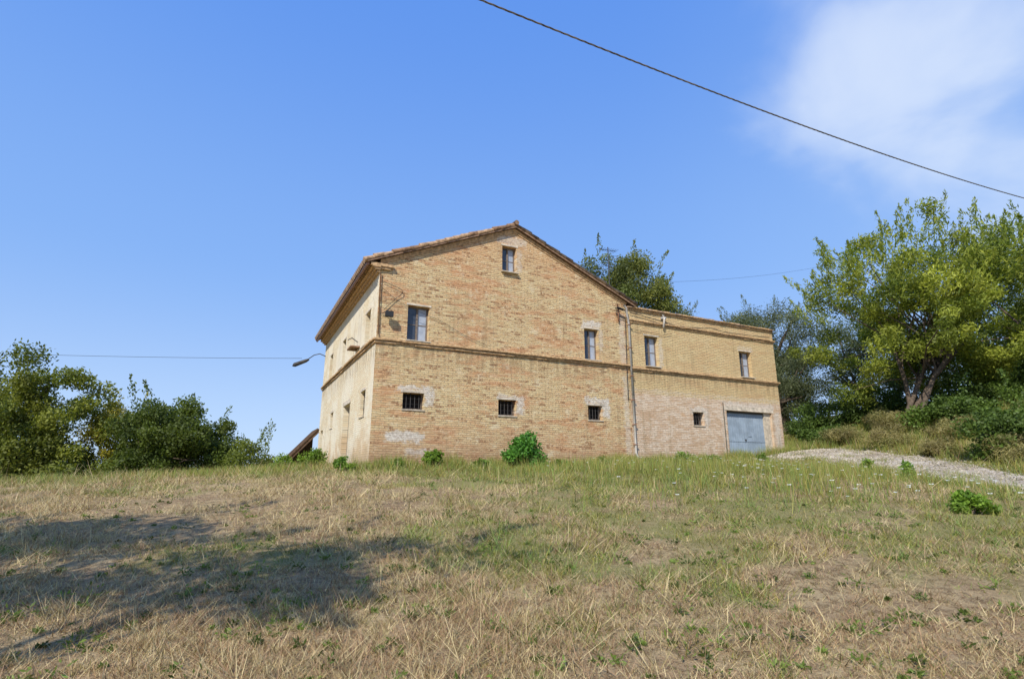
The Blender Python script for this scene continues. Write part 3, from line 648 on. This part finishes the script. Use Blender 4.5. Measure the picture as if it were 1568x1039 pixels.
# weeds
nw=900; wy=np.exp(rng.uniform(math.log(3),math.log(18),nw)); wx=rng.uniform(-1.1,1.1,nw)*(wy+.5); wr=np.clip(rng.lognormal(-2.65,.6,nw),.025,.26)*(.7+.05*wy)
idx=np.repeat(np.arange(nw),26); d=unit(rng.normal(size=(len(idx),3))); d[:,2]=abs(d[:,2])*.8
c=np.stack([wx,wy,H(wx,wy)],1)[idx]+d*wr[idx][:,None]*rng.uniform(.3,1,(len(idx),1))
col=(np.array([.13,.18,.035])*rng.uniform(.5,1.5,(nw,1)))[idx]*rng.uniform(.7,1.3,(len(idx),1))
V=leafV(c,.05,.018,0,d); npmesh('weeds',V,4,col,M_leaf)
nf=170; fx=rng.normal(7,2.6,nf); fy=rng.uniform(9.5,21,nf); fz=H(fx,fy)+rng.uniform(.12,.35,nf)
idx=np.repeat(np.arange(nf),7); an=np.tile(np.arange(7)/7*2*math.pi,nf)
dr=np.stack([np.cos(an),np.sin(an),np.full(len(an),.15)],1); c=np.stack([fx,fy,fz],1)[idx]+dr*.02
V=leafV(c,.045,.024,0,dr*3); npmesh('wildflowers',V,4,np.full((len(idx),3),.75),M_leaf)
blades('wildflower_stems',fx,fy,fz-H(fx,fy),np.full(nf,.008),np.tile(np.array([[.12,.16,.05]]),(nf,1)),0.0)
# ------------------------------------------------------------ world & sun
EL=math.radians(42); dh=Vector((-.403,-.915,0)).normalized()
sd=Vector((dh.x*math.cos(EL),dh.y*math.cos(EL),math.sin(EL)))
L=bpy.data.lights.new('sun','SUN'); L.energy=5; L.angle=math.radians(.5); L.color=(1,.95,.86)
lo_=bpy.data.objects.new('sun',L); sc.collection.objects.link(lo_); lo_.rotation_euler=sd.to_track_quat('Z','Y').to_euler(); lo_.location=(-20,-30,40)
wd=bpy.data.worlds.new('World'); sc.world=wd; wd.use_nodes=True; wd.node_tree.nodes.clear(); g=G(wd.node_tree)
sky=g.n('ShaderNodeTexSky',sky_type='NISHITA',sun_disc=False,sun_elevation=EL,sun_rotation=math.atan2(dh.x,dh.y),air_density=1.0,dust_density=.4,ozone_density=3.0,altitude=200)
dirv=g.n('ShaderNodeTexCoord').outputs['Generated']
sxyz=g.n('ShaderNodeSeparateXYZ',{0:dirv}); sz=sxyz.outputs[2]
hz_=g.mix(g.ss(sz,-.02,.36),(4.2,5.6,7.9),(2.05,3.85,7.7)); hz_=g.mix(g.ss(sz,.26,.80),hz_,(.95,2.55,7.3))
hz_=g.mix(g.math('MULTIPLY',g.ss(sxyz.outputs[0],.15,.8),.28),hz_,(3.6,5.2,7.9))
skyc=g.mix(.85,sky.outputs[0],hz_)
cd=Vector((.92,.78,.78)).normalized()
dot=g.n('ShaderNodeVectorMath',{0:dirv,1:tuple(cd)},operation='DOT_PRODUCT').outputs['Value']
mp=g.n('ShaderNodeMapping',{'Vector':dirv,'Scale':(1.0,1.0,1.7)}).outputs[0]
cn=g.noise(mp,3.6,6,.48,.3)
dn=g.math('ADD',dot,g.math('MULTIPLY',g.math('SUBTRACT',cn,.5),.14))
cm=g.math('MULTIPLY',g.ss(dn,.935,1.02),g.ss(cn,.26,.62))
col=g.mix(g.math('MULTIPLY',cm,.72),skyc,(6.1,6.8,7.9))
bgN=g.n('ShaderNodeBackground',{'Color':col,'Strength':.13}); g.n('ShaderNodeOutputWorld',{'Surface':bgN.outputs[0]})
# ------------------------------------------------------------ camera
cam=bpy.data.cameras.new('camera'); co=bpy.data.objects.new('camera',cam); sc.collection.objects.link(co)
cam.sensor_width=36; cam.lens=19.40; cam.clip_end=6000; cam.clip_start=.05
co.location=(0,0,0); co.rotation_euler=(math.radians(90+13.83),0,0); sc.camera=co
sc.view_settings.view_transform='Standard'; sc.view_settings.look='None'; sc.view_settings.exposure=0
